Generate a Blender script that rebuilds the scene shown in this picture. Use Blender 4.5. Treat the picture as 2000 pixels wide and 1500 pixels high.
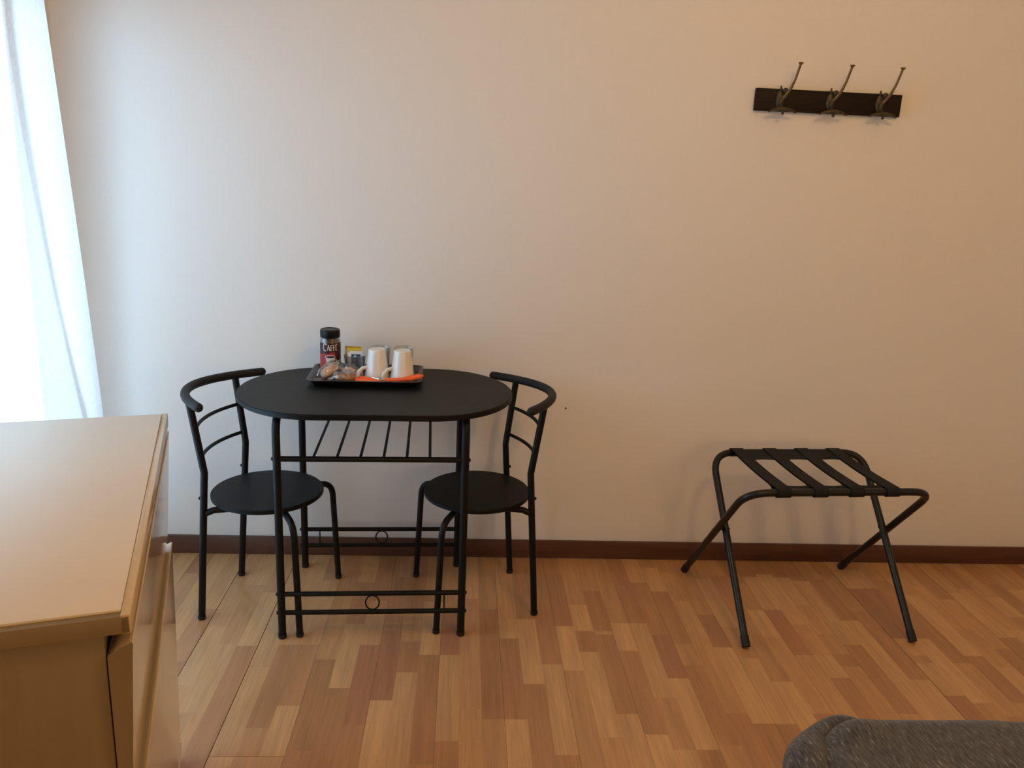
import bpy, bmesh, math, random
from mathutils import Vector, Matrix
random.seed(7)
PI = math.pi
for o in list(bpy.data.objects): bpy.data.objects.remove(o)
scene = bpy.context.scene
col = scene.collection

# ------------------------------------------------------------------ camera
CAM_F, PITCH, ROLL, YAW, CAM_H, CAM_D = 1574.05, .253497, .042727, .063356, 1.44606, 2.88195
F = Vector((math.sin(YAW)*math.cos(PITCH), math.cos(YAW)*math.cos(PITCH), -math.sin(PITCH)))
R0 = Vector((math.cos(YAW), -math.sin(YAW), 0)); U0 = R0.cross(F)
R1 = R0*math.cos(ROLL)+U0*math.sin(ROLL); U1 = -R0*math.sin(ROLL)+U0*math.cos(ROLL)
cd = bpy.data.cameras.new('camera'); cam = bpy.data.objects.new('camera', cd); col.objects.link(cam)
cam.matrix_world = Matrix(((R1.x,U1.x,-F.x,0),(R1.y,U1.y,-F.y,-CAM_D),(R1.z,U1.z,-F.z,CAM_H),(0,0,0,1)))
cd.sensor_fit = 'HORIZONTAL'; cd.sensor_width = 36; cd.lens = CAM_F/2000*36; cd.clip_start = .02
scene.camera = cam

# ------------------------------------------------------------------ world, window daylight, exposure
w = bpy.data.worlds.new('world'); scene.world = w; w.use_nodes = True
bg = w.node_tree.nodes['Background']; bg.inputs[0].default_value = (.58,.80,1,1); bg.inputs[1].default_value = 1.6
scene.view_settings.view_transform = 'Standard'; scene.view_settings.look = 'None'
scene.view_settings.exposure = -.08; scene.view_settings.gamma = 1; scene.view_settings.use_curve_mapping = False
al = bpy.data.lights.new('daylight', 'AREA'); al.shape = 'RECTANGLE'; al.size = 2.3; al.size_y = 2.3
al.energy = 128; al.color = (.47,.75,1)
sky_light = bpy.data.objects.new('window_daylight', al); col.objects.link(sky_light)
sky_light.matrix_world = Matrix.Translation((-2.2,-1.0,.95)) @ Matrix.Rotation(-PI/2+.0, 4, 'Y')
LAMP_POS = (.88,-2.05,2.44); LAMP_E = 33; LAMP_C = (1,.57,.20)
ADDED_FILL_E = 25  # power of the added fill lamp behind the camera

# ------------------------------------------------------------------ materials
def mat(name, color, rough=.5, metal=0, **kw):
    m = bpy.data.materials.new(name); m.use_nodes = True
    b = m.node_tree.nodes['Principled BSDF']
    b.inputs['Base Color'].default_value = (*color,1); b.inputs['Roughness'].default_value = rough
    b.inputs['Metallic'].default_value = metal
    for k,v in kw.items(): b.inputs[k.replace('_',' ')].default_value = v
    return m
def noise_mat(name, c1, c2, scale=(20,20,20), rough=.5, bump=0., detail=4, nscale=1., lo=.35, hi=.65, dist=.002, coords='Object', rvar=0, **kw):
    m = mat(name, c1, rough, **kw); nt = m.node_tree; N = nt.nodes; L = nt.links; b = N['Principled BSDF']
    tc = N.new('ShaderNodeTexCoord'); mp = N.new('ShaderNodeMapping'); mp.inputs['Scale'].default_value = scale
    L.new(tc.outputs[coords], mp.inputs[0])
    n = N.new('ShaderNodeTexNoise'); n.inputs['Scale'].default_value = nscale; n.inputs['Detail'].default_value = detail
    L.new(mp.outputs[0], n.inputs['Vector'])
    r = N.new('ShaderNodeValToRGB'); r.color_ramp.elements[0].position = lo; r.color_ramp.elements[1].position = hi
    r.color_ramp.elements[0].color = (*c1,1); r.color_ramp.elements[1].color = (*c2,1)
    L.new(n.outputs[0], r.inputs[0]); L.new(r.outputs[0], b.inputs['Base Color'])
    if bump:
        bp = N.new('ShaderNodeBump'); bp.inputs['Strength'].default_value = bump; bp.inputs['Distance'].default_value = dist
        L.new(n.outputs[0], bp.inputs['Height']); L.new(bp.outputs[0], b.inputs['Normal'])
    if rvar:
        mr = N.new('ShaderNodeMapRange'); mr.inputs[3].default_value = rough-rvar; mr.inputs[4].default_value = rough+rvar
        L.new(n.outputs[0], mr.inputs[0]); L.new(mr.outputs[0], b.inputs['Roughness'])
    return m
M = {}
M['wall'] = noise_mat('wall_paint', (.78,.765,.735), (.79,.775,.745), (90,90,90), .85, .12, 3, 1, dist=.0008)
M['ceiling'] = mat('ceiling_paint', (.8,.79,.76), .9)
M['base'] = noise_mat('skirting_wood', (.085,.032,.017), (.12,.048,.026), (3,60,60), .45)
M['metal'] = noise_mat('black_metal', (.004,.004,.004), (.007,.007,.007), (60,60,60), .45, .05, rvar=.06, Specular_IOR_Level=.22)
M['rackmetal'] = noise_mat('black_rack_metal', (.006,.0065,.0065), (.01,.0105,.0105), (60,60,60), .36, .05, Specular_IOR_Level=.35)
M['grip'] = noise_mat('black_foam_grip', (.008,.008,.008), (.012,.012,.012), (200,200,200), .6, .2, Specular_IOR_Level=.28)
M['rubber'] = mat('black_rubber', (.008,.008,.008), .7)
M['blackwood'] = noise_mat('black_woodgrain', (.003,.003,.003), (.008,.008,.0078), (5,160,160), .5, .35, 5, 1, dist=.0008, rvar=.08, Specular_IOR_Level=.22)
M['webbing'] = noise_mat('black_webbing', (.006,.007,.007), (.011,.012,.011), (300,300,300), .8, .4, Specular_IOR_Level=.3)
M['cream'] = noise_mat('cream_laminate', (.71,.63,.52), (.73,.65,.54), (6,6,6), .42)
M['creamshaded'] = noise_mat('cream_shaded', (.215,.165,.095), (.235,.18,.105), (30,30,3), .5)  # cream darkened in the colour to stand in for shade on the body
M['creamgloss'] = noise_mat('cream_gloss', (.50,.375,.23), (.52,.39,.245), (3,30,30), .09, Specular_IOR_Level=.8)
M['creamtrim'] = mat('cream_trim', (.62,.48,.30), .16)
M['gap'] = mat('dark_gap', (.02,.015,.01), .9)
M['white'] = mat('white_frame_paint', (.8,.8,.8), .35)
M['ceramic'] = mat('white_ceramic', (.80,.78,.74), .16, Coat_Weight=.5)
M['traymat'] = noise_mat('black_tray_plastic', (.014,.014,.014), (.022,.022,.022), (80,80,80), .3)
M['lid'] = mat('black_lid', (.006,.006,.006), .35, Specular_IOR_Level=.25)
M['coffee'] = noise_mat('ground_coffee', (.10,.045,.025), (.17,.08,.045), (900,900,900), .8)
M['maroon'] = mat('label_maroon', (.045,.012,.012), .4)
M['red'] = mat('label_red', (.42,.03,.03), .4)
M['letter'] = mat('label_letter_white', (.8,.77,.74), .4)
M['orange'] = noise_mat('orange_paper', (.95,.14,.025), (.98,.17,.035), (200,200,200), .75, .1)
M['yellow'] = mat('yellow_paper', (.72,.48,.03), .5)
M['olive'] = mat('olive_print', (.25,.17,.02), .5)
M['paper'] = mat('white_paper', (.68,.67,.66), .5)
M['tan'] = mat('tan_paper', (.58,.40,.25), .6)
M['navy'] = mat('navy_print', (.012,.05,.12), .45)
M['pale'] = mat('pale_blue_print', (.45,.55,.62), .5)
M['pastry'] = noise_mat('baked_pastry', (.26,.10,.035), (.48,.23,.09), (60,60,60), .6, .5)
M['biscuit'] = noise_mat('wrapped_biscuit', (.46,.29,.20), (.70,.52,.41), (70,70,70), .5, .5)
M['steel'] = mat('spoon_steel', (.6,.6,.6), .2, 1)
M['darkwood'] = noise_mat('dark_stained_wood', (.009,.005,.003), (.018,.009,.005), (8,90,90), .6, .2, Specular_IOR_Level=.2)
M['bronze'] = noise_mat('aged_bronze', (.13,.08,.03), (.22,.14,.06), (120,120,120), .45, .2, metal=.55)
M['bronze_dark'] = noise_mat('dark_bronze', (.05,.036,.018), (.09,.065,.03), (120,120,120), .5, .2, metal=.5)
M['hole'] = mat('dark_hole', (.03,.02,.015), .9)
def glass(name, color=(1,1,1), rough=.02, alpha=.82):
    m = bpy.data.materials.new(name); m.use_nodes = True; N = m.node_tree.nodes; L = m.node_tree.links; N.clear()
    out = N.new('ShaderNodeOutputMaterial'); g = N.new('ShaderNodeBsdfGlossy'); t = N.new('ShaderNodeBsdfTransparent'); mx = N.new('ShaderNodeMixShader')
    fr = N.new('ShaderNodeLayerWeight'); fr.inputs[0].default_value = .35
    mr = N.new('ShaderNodeMapRange'); mr.inputs[3].default_value = 1-alpha-.12; mr.inputs[4].default_value = .85
    g.inputs['Roughness'].default_value = rough; g.inputs[0].default_value = (.85,.88,.9,1); t.inputs[0].default_value = (*color,1)
    L.new(fr.outputs[1], mr.inputs[0]); L.new(mr.outputs[0], mx.inputs[0]); L.new(t.outputs[0], mx.inputs[1]); L.new(g.outputs[0], mx.inputs[2]); L.new(mx.outputs[0], out.inputs[0])
    return m
M['glass'] = glass('clear_glass', (.86,.88,.88))
M['film'] = glass('clear_film', (.97,.96,.95), .16, .80)
M['pane'] = glass('window_glass', (.98,.99,1), .01, .92)
def curtain_mat():
    m = bpy.data.materials.new('sheer_curtain'); m.use_nodes = True; N = m.node_tree.nodes; L = m.node_tree.links; N.clear()
    out = N.new('ShaderNodeOutputMaterial'); d = N.new('ShaderNodeBsdfDiffuse'); tl = N.new('ShaderNodeBsdfTranslucent'); t = N.new('ShaderNodeBsdfTransparent')
    d.inputs[0].default_value = (.9,.88,.86,1); tl.inputs[0].default_value = (.82,.785,.765,1)
    a = N.new('ShaderNodeMixShader'); b = N.new('ShaderNodeMixShader')
    tc = N.new('ShaderNodeTexCoord'); mp = N.new('ShaderNodeMapping'); mp.inputs['Scale'].default_value = (1,420,60); n = N.new('ShaderNodeTexNoise'); n.inputs['Scale'].default_value = 1
    mr = N.new('ShaderNodeMapRange'); mr.inputs[1].default_value = .3; mr.inputs[2].default_value = .7; mr.inputs[3].default_value = .20; mr.inputs[4].default_value = .38
    L.new(tc.outputs['Object'], mp.inputs[0]); L.new(mp.outputs[0], n.inputs[0]); L.new(n.outputs[0], mr.inputs[0])
    a.inputs[0].default_value = .62; L.new(d.outputs[0], a.inputs[1]); L.new(tl.outputs[0], a.inputs[2])
    L.new(mr.outputs[0], b.inputs[0]); L.new(a.outputs[0], b.inputs[1]); L.new(t.outputs[0], b.inputs[2]); L.new(b.outputs[0], out.inputs[0])
    return m
M['curtain'] = curtain_mat()
def bed_mat():
    m = mat('grey_chenille', (.05,.05,.05), .95); nt = m.node_tree; N = nt.nodes; L = nt.links; b = N['Principled BSDF']
    b.inputs['Sheen Weight'].default_value = .25
    tc = N.new('ShaderNodeTexCoord'); mp = N.new('ShaderNodeMapping'); mp.inputs['Rotation'].default_value = (0,0,.35); mp.inputs['Scale'].default_value = (260,50,150)
    n = N.new('ShaderNodeTexNoise'); n.inputs['Scale'].default_value = 1; n.inputs['Detail'].default_value = 3
    L.new(tc.outputs['Object'], mp.inputs[0]); L.new(mp.outputs[0], n.inputs[0])
    r = N.new('ShaderNodeValToRGB'); e = r.color_ramp.elements; e[0].position = .3; e[0].color = (.016,.015,.015,1); e[1].position = .62; e[1].color = (.085,.083,.083,1)
    x = r.color_ramp.elements.new(.74); x.color = (.26,.26,.25,1)
    L.new(n.outputs[0], r.inputs[0]); L.new(r.outputs[0], b.inputs['Base Color'])
    bp = N.new('ShaderNodeBump'); bp.inputs['Strength'].default_value = .8; bp.inputs['Distance'].default_value = .004
    L.new(n.outputs[0], bp.inputs['Height']); L.new(bp.outputs[0], b.inputs['Normal'])
    return m
M['bedspread'] = bed_mat()
def plank_mat(name, c, seed):
    m = mat(name, c, .3); nt = m.node_tree; N = nt.nodes; L = nt.links; b = N['Principled BSDF']
    oi = N.new('ShaderNodeObjectInfo'); tc = N.new('ShaderNodeTexCoord'); ad = N.new('ShaderNodeVectorMath'); ad.operation = 'ADD'
    sc = N.new('ShaderNodeMath'); sc.operation = 'MULTIPLY'; sc.inputs[1].default_value = 37.; L.new(oi.outputs['Random'], sc.inputs[0])
    L.new(tc.outputs['Object'], ad.inputs[0]); L.new(sc.outputs[0], ad.inputs[1])
    mp = N.new('ShaderNodeMapping'); mp.inputs['Scale'].default_value = (210,7,1); n = N.new('ShaderNodeTexNoise'); n.inputs['Scale'].default_value = 1; n.inputs['Detail'].default_value = 5; n.inputs['Distortion'].default_value = .4
    L.new(ad.outputs[0], mp.inputs[0]); L.new(mp.outputs[0], n.inputs[0])
    mp2 = N.new('ShaderNodeMapping'); mp2.inputs['Scale'].default_value = (40,3,1); n2 = N.new('ShaderNodeTexNoise'); n2.inputs['Scale'].default_value = 1; n2.inputs['Detail'].default_value = 2
    L.new(ad.outputs[0], mp2.inputs[0]); L.new(mp2.outputs[0], n2.inputs[0])
    av = N.new('ShaderNodeMath'); av.operation = 'ADD'; L.new(n.outputs[0], av.inputs[0]); L.new(n2.outputs[0], av.inputs[1])
    r = N.new('ShaderNodeMapRange'); r.inputs[1].default_value = .6; r.inputs[2].default_value = 1.4; r.inputs[3].default_value = .80; r.inputs[4].default_value = 1.18
    L.new(av.outputs[0], r.inputs[0])
    rr = N.new('ShaderNodeMapRange'); rr.inputs[3].default_value = .93; rr.inputs[4].default_value = 1.07; L.new(oi.outputs['Random'], rr.inputs[0])
    mu = N.new('ShaderNodeMath'); mu.operation = 'MULTIPLY'; L.new(r.outputs[0], mu.inputs[0]); L.new(rr.outputs[0], mu.inputs[1])
    vm = N.new('ShaderNodeVectorMath'); vm.operation = 'SCALE'; vm.inputs[0].default_value = c; L.new(mu.outputs[0], vm.inputs['Scale'])
    L.new(vm.outputs[0], b.inputs['Base Color'])
    bp = N.new('ShaderNodeBump'); bp.inputs['Strength'].default_value = .12; bp.inputs['Distance'].default_value = .0006
    L.new(n.outputs[0], bp.inputs['Height']); L.new(bp.outputs[0], b.inputs['Normal'])
    return m
TONE = {'L': plank_mat('floor_light', (.60,.340,.150), 1), 'M': plank_mat('floor_mid', (.53,.285,.122), 2),
        'D': plank_mat('floor_dark', (.45,.225,.098), 3), 'R': plank_mat('floor_red', (.42,.195,.092), 4)}
M['joint'] = mat('floor_joint', (.06,.025,.012), .8)

# ------------------------------------------------------------------ helpers
def link(name, me, m, parent=None, smooth=True, angle=35):
    o = bpy.data.objects.new(name, me); col.objects.link(o)
    if m is not None:
        for q in (m if isinstance(m,(list,tuple)) else [m]): me.materials.append(q)
    if smooth:
        for p in me.polygons: p.use_smooth = True
        bm = bmesh.new(); bm.from_mesh(me)
        for e in bm.edges:
            if len(e.link_faces) == 2 and e.calc_face_angle(0) > math.radians(angle): e.smooth = False
        bm.to_mesh(me); bm.free()
    if parent: o.parent = parent
    return o
def obj(name, bm, m, parent=None, smooth=True, angle=35):
    bmesh.ops.recalc_face_normals(bm, faces=bm.faces[:])
    me = bpy.data.meshes.new(name); bm.to_mesh(me); bm.free()
    return link(name, me, m, parent, smooth, angle)
def thing(name, label, cat, loc=(0,0,0), rz=0, group=None):
    o = bpy.data.objects.new(name, None); col.objects.link(o); o.empty_display_size = .05
    o.location = loc; o.rotation_euler = (0,0,rz); o['label'] = label; o['category'] = cat
    if group: o['group'] = group
    return o
def struct(o): o['kind'] = 'structure'; return o
def box(bm, x0,x1,y0,y1,z0,z1, bev=0, seg=2, mi=0):
    r = bmesh.ops.create_cube(bm, size=1)
    vs = r['verts']
    for v in vs: v.co = Vector(((x0+x1)/2+v.co.x*(x1-x0), (y0+y1)/2+v.co.y*(y1-y0), (z0+z1)/2+v.co.z*(z1-z0)))
    fs = list({f for v in vs for f in v.link_faces})
    for f in fs: f.material_index = mi
    if bev:
        es = list({e for v in vs for e in v.link_edges})
        bmesh.ops.bevel(bm, geom=es, offset=bev, segments=seg, affect='EDGES', profile=.5)
def boxo(name, b, m, parent=None, bev=0, seg=2):
    bm = bmesh.new(); box(bm, *b, bev=bev, seg=seg); return obj(name, bm, m, parent)
def fillet(pts, rad, n=6):
    pts = [Vector(p) for p in pts]; out = [pts[0]]
    rads = rad if isinstance(rad,(list,tuple)) else [rad]*(len(pts)-2)
    for i in range(1, len(pts)-1):
        p, a, b = pts[i], pts[i-1]-pts[i], pts[i+1]-pts[i]
        ang = a.angle(b); r = rads[i-1]; t = min(r/math.tan(ang/2), a.length*.49 if i>1 else a.length*.95, b.length*.49 if i<len(pts)-2 else b.length*.95)
        A = p+a.normalized()*t; B = p+b.normalized()*t
        for k in range(n+1):
            u = k/n; out.append(A*(1-u)**2+p*2*u*(1-u)+B*u*u)
    out.append(pts[-1]); return out
def tube(bm, pts, r, seg=12, closed=False, cap=True, sx=1, sy=1):
    pts = [Vector(p) for p in pts]; n = len(pts)
    rs = r if isinstance(r,(list,tuple)) else [r]*n
    T = []
    for i in range(n):
        if closed: t = pts[(i+1)%n]-pts[i-1]
        else: t = pts[min(i+1,n-1)]-pts[max(i-1,0)]
        T.append(t.normalized())
    ref = Vector((0,0,1)) if abs(T[0].z) < .9 else Vector((1,0,0))
    nrm = (ref-T[0]*ref.dot(T[0])).normalized(); rings = []
    for i in range(n):
        if i:
            nrm = nrm-T[i]*nrm.dot(T[i]); nrm.normalize()
        bn = T[i].cross(nrm)
        rings.append([bm.verts.new(pts[i]+nrm*math.cos(2*PI*k/seg)*rs[i]*sx+bn*math.sin(2*PI*k/seg)*rs[i]*sy) for k in range(seg)])
    m = n if closed else n-1
    for i in range(m):
        a, b = rings[i], rings[(i+1)%n]
        for k in range(seg): bm.faces.new((a[k],a[(k+1)%seg],b[(k+1)%seg],b[k]))
    if cap and not closed:
        bm.faces.new(rings[0][::-1]); bm.faces.new(rings[-1])
def tubeo(name, pts, r, m, parent=None, seg=12, **kw):
    bm = bmesh.new(); tube(bm, pts, r, seg, **kw); return obj(name, bm, m, parent, angle=50)
def lathe(bm, prof, seg=32, c=(0,0,0), mi=0, a0=0, a1=2*PI):
    full = abs(a1-a0-2*PI) < 1e-6; n = seg if full else seg+1; rings = []
    for (r,z) in prof:
        if r < 1e-6: rings.append([bm.verts.new((c[0],c[1],c[2]+z))])
        else: rings.append([bm.verts.new((c[0]+r*math.cos(a0+(a1-a0)*k/seg), c[1]+r*math.sin(a0+(a1-a0)*k/seg), c[2]+z)) for k in range(n)])
    for a,b in zip(rings, rings[1:]):
        for k in range(seg):
            k2 = (k+1)%n
            if len(a) == 1 and len(b) == 1: continue
            if len(a) == 1: f = bm.faces.new((a[0],b[k2],b[k]))
            elif len(b) == 1: f = bm.faces.new((a[k],a[k2],b[0]))
            else: f = bm.faces.new((a[k],a[k2],b[k2],b[k]))
            f.material_index = mi
def ball(bm, c, r, s=(1,1,1), seg=12):
    res = bmesh.ops.create_uvsphere(bm, u_segments=seg, v_segments=seg//2+2, radius=r)
    for v in res['verts']: v.co = Vector((c[0]+v.co.x*s[0], c[1]+v.co.y*s[1], c[2]+v.co.z*s[2]))
def slab(bm, outline, z0, z1, bev=.002, seg=2):
    vs = [bm.verts.new((x,y,z1)) for x,y in outline]; top = bm.faces.new(vs)
    r = bmesh.ops.extrude_face_region(bm, geom=[top]); nv = [g for g in r['geom'] if isinstance(g, bmesh.types.BMVert)]
    for v in nv: v.co.z = z0
    bmesh.ops.recalc_face_normals(bm, faces=bm.faces[:])
    if bev:
        es = [e for e in bm.edges if abs(e.verts[0].co.z-e.verts[1].co.z) < 1e-6]
        bmesh.ops.bevel(bm, geom=es, offset=bev, segments=seg, affect='EDGES')

# ------------------------------------------------------------------ room shell
XL, XR, YF, H = -1.36, 3.0, -5.2, 3.0
def wall_o(name, b): return struct(boxo(name, b, M['wall']))
wall_back = wall_o('wall_back', (XL-.15, XR+.15, 0, .15, 0, H))
struct(boxo('wall_right', (XR, XR+.15, YF, 0, 0, H), M['wall']))
struct(boxo('wall_front', (XL-.15, XR+.15, YF-.15, YF, 0, H), M['wall']))
struct(boxo('ceiling', (XL-.15, XR+.15, YF-.15, .15, H, H+.1), M['ceiling']))
WY0, WY1, WZ0, WZ1 = -2.0, -.10, .03, 2.0
bm = bmesh.new()
box(bm, XL-.15, XL, YF, WY0, 0, H); box(bm, XL-.15, XL, WY1, 0, 0, H); box(bm, XL-.15, XL, WY0, WY1, -.05, 0); box(bm, XL-.15, XL, WY0, WY1, WZ1, H)
struct(obj('wall_left', bm, M['wall'], smooth=False))
wn = struct(bpy.data.objects.new('window_1', None)); col.objects.link(wn); wn.location = (XL-.06, 0, 0)
bm = bmesh.new()
for y0,y1 in ((WY0,WY0+.04),(WY1-.04,WY1)): box(bm, -.04,.04,y0,y1,WZ0,WZ1,.004)
for z0,z1 in ((WZ0,WZ0+.06),(WZ1-.06,WZ1)): box(bm, -.04,.04,WY0+.04,WY1-.04,z0,z1,.004)
obj('window_frame', bm, M['white'], wn)
ym = (WY0+WY1)/2
for y0,y1 in ((WY0+.04,ym),(ym,WY1-.04)):
    bm = bmesh.new(); z0, z1 = WZ0+.06, WZ1-.06
    box(bm,-.03,.02,y0,y0+.05,z0,z1,.003); box(bm,-.03,.02,y1-.05,y1,z0,z1,.003); box(bm,-.03,.02,y0+.05,y1-.05,z0,z0+.06,.003); box(bm,-.03,.02,y0+.05,y1-.05,z1-.05,z1,.003)
    s = obj('window_sash', bm, M['white'], wn)
    boxo('window_pane', (-.009,-.004,y0+.05,y1-.05,z0+.06,z1-.05), M['pane'], s)
struct(boxo('trim_1', (XL-.15, XL+.004, WY0+.002, WY1-.002, .0005, WZ0-.0005), M['white'], bev=.002))
def skirting(name, b): return struct(boxo(name, b, M['base'], bev=.003))
skirting('baseboard_back', (XL+.013, XR-.013, -.012, 0, 0, .074))
skirting('baseboard_right', (XR-.012, XR, YF+.013, 0, 0, .074))
skirting('baseboard_left', (XL, XL+.012, YF+.013, WY0-.01, 0, .074))
skirting('baseboard_front', (XL+.013, XR-.013, YF, YF+.012, 0, .074))
bm = bmesh.new(); lathe(bm, [(0,0),(.0032,0),(.0032,.0015),(0,.002)], 10)
o = obj('nail', bm, M['hole'], wall_back); o.location = (.388,-.0002,.61); o.rotation_euler = (PI/2,0,0)

# ------------------------------------------------------------------ floor: base and laid strips
floor = boxo('floor', (XL-.15, XR+.15, YF-.15, .15, -.06, -.008), M['joint']); struct(floor)
CW, X0 = .0627, -.048
GIV = {  # column: [(y where strip starts, tone), ...] from the wall outwards
 -12: [(0,'M'),(-.52,'L'),(-.83,'M'),(-1.15,'M')], -11: [(0,'L'),(-.25,'M'),(-.62,'L'),(-.95,'M')], -10: [(0,'M'),(-.30,'L'),(-.63,'D'),(-1.12,'D')],
 -9: [(0,'M'),(-.30,'L'),(-.74,'L'),(-1.12,'L')], -8: [(0,'L'),(-.28,'M'),(-.622,'D'),(-1.013,'M'),(-1.12,'M')], -7: [(0,'M'),(-.21,'L'),(-.44,'M'),(-.621,'D'),(-.92,'L'),(-1.12,'M')],
 -6: [(0,'D'),(-.30,'M'),(-.70,'D'),(-1.10,'D')], -5: [(0,'M'),(-.22,'D'),(-.50,'L'),(-.84,'D'),(-1.22,'M')], -4: [(0,'D'),(-.35,'M'),(-.62,'R'),(-1.0,'D')],
 -3: [(0,'M'),(-.18,'D'),(-.54,'R'),(-.895,'L'),(-1.3,'M')], -2: [(0,'D'),(-.42,'M'),(-.60,'D'),(-.763,'L'),(-1.18,'L')], -1: [(0,'M'),(-.35,'L'),(-.672,'D'),(-1.15,'D')],
 0: [(0,'M'),(-.40,'R'),(-.672,'L'),(-1.064,'D')], 1: [(0,'L'),(-.33,'M'),(-.54,'M'),(-.93,'M'),(-1.2,'L')], 2: [(0,'M'),(-.40,'D'),(-.975,'M'),(-1.25,'M')],
 3: [(0,'M'),(-.46,'L'),(-.578,'D'),(-.976,'L'),(-1.35,'M')], 4: [(0,'D'),(-.30,'D'),(-.46,'L'),(-.817,'D'),(-1.2,'D')], 5: [(0,'D'),(-.505,'D'),(-.718,'L'),(-1.117,'D')],
 6: [(0,'D'),(-.15,'D'),(-.502,'L'),(-.75,'M'),(-1.25,'D')], 7: [(0,'M'),(-.363,'L'),(-.53,'D'),(-.65,'L'),(-1.05,'M')], 8: [(0,'M'),(-.265,'D'),(-.53,'L'),(-.55,'D'),(-.952,'L'),(-1.3,'M')],
 9: [(0,'M'),(-.33,'M'),(-.48,'L'),(-.643,'D'),(-1.038,'L')], 10: [(0,'D'),(-.22,'D'),(-.48,'L'),(-.88,'M'),(-1.097,'L'),(-1.2,'D')], 11: [(0,'L'),(-.20,'D'),(-.55,'R'),(-.786,'L'),(-1.098,'D')],
 12: [(0,'M'),(-.08,'L'),(-.263,'D'),(-.60,'M'),(-.72,'D'),(-1.08,'M')], 13: [(0,'M'),(-.12,'M'),(-.33,'L'),(-.567,'M'),(-.95,'D')], 14: [(0,'D'),(-.10,'M'),(-.42,'D'),(-.62,'L'),(-.993,'D')],
 15: [(0,'M'),(-.16,'L'),(-.50,'M'),(-.68,'L'),(-.995,'D')], 16: [(0,'M'),(-.14,'D'),(-.45,'M'),(-.80,'L')], 17: [(0,'D'),(-.20,'M'),(-.385,'L'),(-.56,'M'),(-.95,'D')],
 18: [(0,'D'),(-.144,'L'),(-.385,'R'),(-.657,'M'),(-.98,'M')], 19: [(0,'D'),(-.12,'L'),(-.48,'M'),(-.657,'L'),(-.78,'D')], 20: [(0,'D'),(-.144,'L'),(-.35,'M'),(-.54,'M'),(-.657,'D'),(-.72,'M')],
 21: [(0,'D'),(-.171,'L'),(-.46,'L'),(-.60,'D'),(-.95,'M')], 22: [(0,'M'),(-.16,'D'),(-.45,'L'),(-.80,'L')], 23: [(0,'D'),(-.12,'M'),(-.385,'D'),(-.787,'L')],
 24: [(0,'M'),(-.10,'L'),(-.225,'R'),(-.56,'M'),(-.66,'D'),(-.70,'L')], 25: [(0,'D'),(-.08,'L'),(-.224,'R'),(-.56,'L'),(-.90,'M')], 26: [(0,'M'),(-.16,'D'),(-.42,'D'),(-.70,'M')],
 27: [(0,'M'),(-.27,'L'),(-.66,'D'),(-.90,'M')], 28: [(0,'M'),(-.20,'M'),(-.50,'M'),(-.72,'L')], 29: [(0,'D'),(-.30,'M'),(-.62,'D')],
 30: [(0,'M'),(-.25,'L'),(-.55,'D'),(-.68,'L')], 31: [(0,'D'),(-.22,'M'),(-.50,'L')], 32: [(0,'M'),(-.28,'L'),(-.42,'D')], 33: [(0,'D'),(-.18,'D'),(-.40,'L')], 34: [(0,'M'),(-.22,'L')],
}
def strip_mesh(wd, ln):
    bm = bmesh.new(); e = .00012; g = .00001
    vs = [bm.verts.new(p) for p in ((-wd/2+g,-ln/2+g,-.008),(wd/2-g,-ln/2+g,-.008),(wd/2-g,ln/2-g,-.008),(-wd/2+g,ln/2-g,-.008),
      (-wd/2+g,-ln/2+g,-e),(wd/2-g,-ln/2+g,-e),(wd/2-g,ln/2-g,-e),(-wd/2+g,ln/2-g,-e),
      (-wd/2+g+e,-ln/2+g+e,0),(wd/2-g-e,-ln/2+g+e,0),(wd/2-g-e,ln/2-g-e,0),(-wd/2+g+e,ln/2-g-e,0))]
    for a in (0,4):
        for k in range(4): bm.faces.new((vs[a+k],vs[a+(k+1)%4],vs[a+4+(k+1)%4],vs[a+4+k]))
    bm.faces.new(vs[8:12]); me = bpy.data.meshes.new('plank'); bm.to_mesh(me); bm.free(); return me
def pix(P):
    d = Vector(P)-Vector((0,-CAM_D,CAM_H)); z = d.dot(F)
    return (1000+CAM_F*d.dot(R1)/z, 750-CAM_F*d.dot(U1)/z) if z > .05 else (9e9,9e9)
strips = []
rnd = random.Random(11)
kmin, kmax = math.floor((XL-X0)/CW), math.ceil((XR-X0)/CW)
for k in range(kmin, kmax):
    xa, xb = max(X0+k*CW, XL), min(X0+(k+1)*CW, XR)
    if xb-xa < .004: continue
    cuts = list(GIV.get(k, [(0, rnd.choice('LMD'))])); y = cuts[-1][0]; last = cuts[-1][1]
    while True:
        y -= rnd.choice((.18,.26,.32,.38,.42))*rnd.uniform(.9,1.1)
        if y < YF+.12: break
        last = rnd.choice([t for t in 'LMMDR' if t != last]); cuts.append((y,last))
    cuts.append((YF,None))
    for (ya,t),(yb,_) in zip(cuts, cuts[1:]):
        jl = (k%3 == 0); jr = (k%3 == 2); wl = .0011 if k in (24,30,-9,-12) else .0003; wr_ = .0011 if k+1 in (24,30,-9,-12) else .0003; wy = .0010 if (k in (18,19,20) and ya == -.657) or (k in (-9,-8,-7) and ya == -1.12) else 0
        strips.append((xa+(wl if jl else 0), xb-(wr_ if jr else 0), yb, ya-wy, t))
def vis(s):
    best = 0
    for a in (s[0],s[1]):
        for b in (s[2],(s[2]+s[3])/2,s[3]):
            u,v = pix((a,b,0))
            if -40 < u < 2040 and -40 < v < 1540: best = 1
    return best
seen = [s for s in strips if vis(s)]
seen.sort(key=lambda s: -s[3]+0*s[0])
def area(s):
    c = pix(((s[0]+s[1])/2,(s[2]+s[3])/2,0)); a = pix((s[0],s[2],0)); b = pix((s[1],s[3],0))
    return abs((a[0]-b[0])*(a[1]-b[1]))
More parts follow.
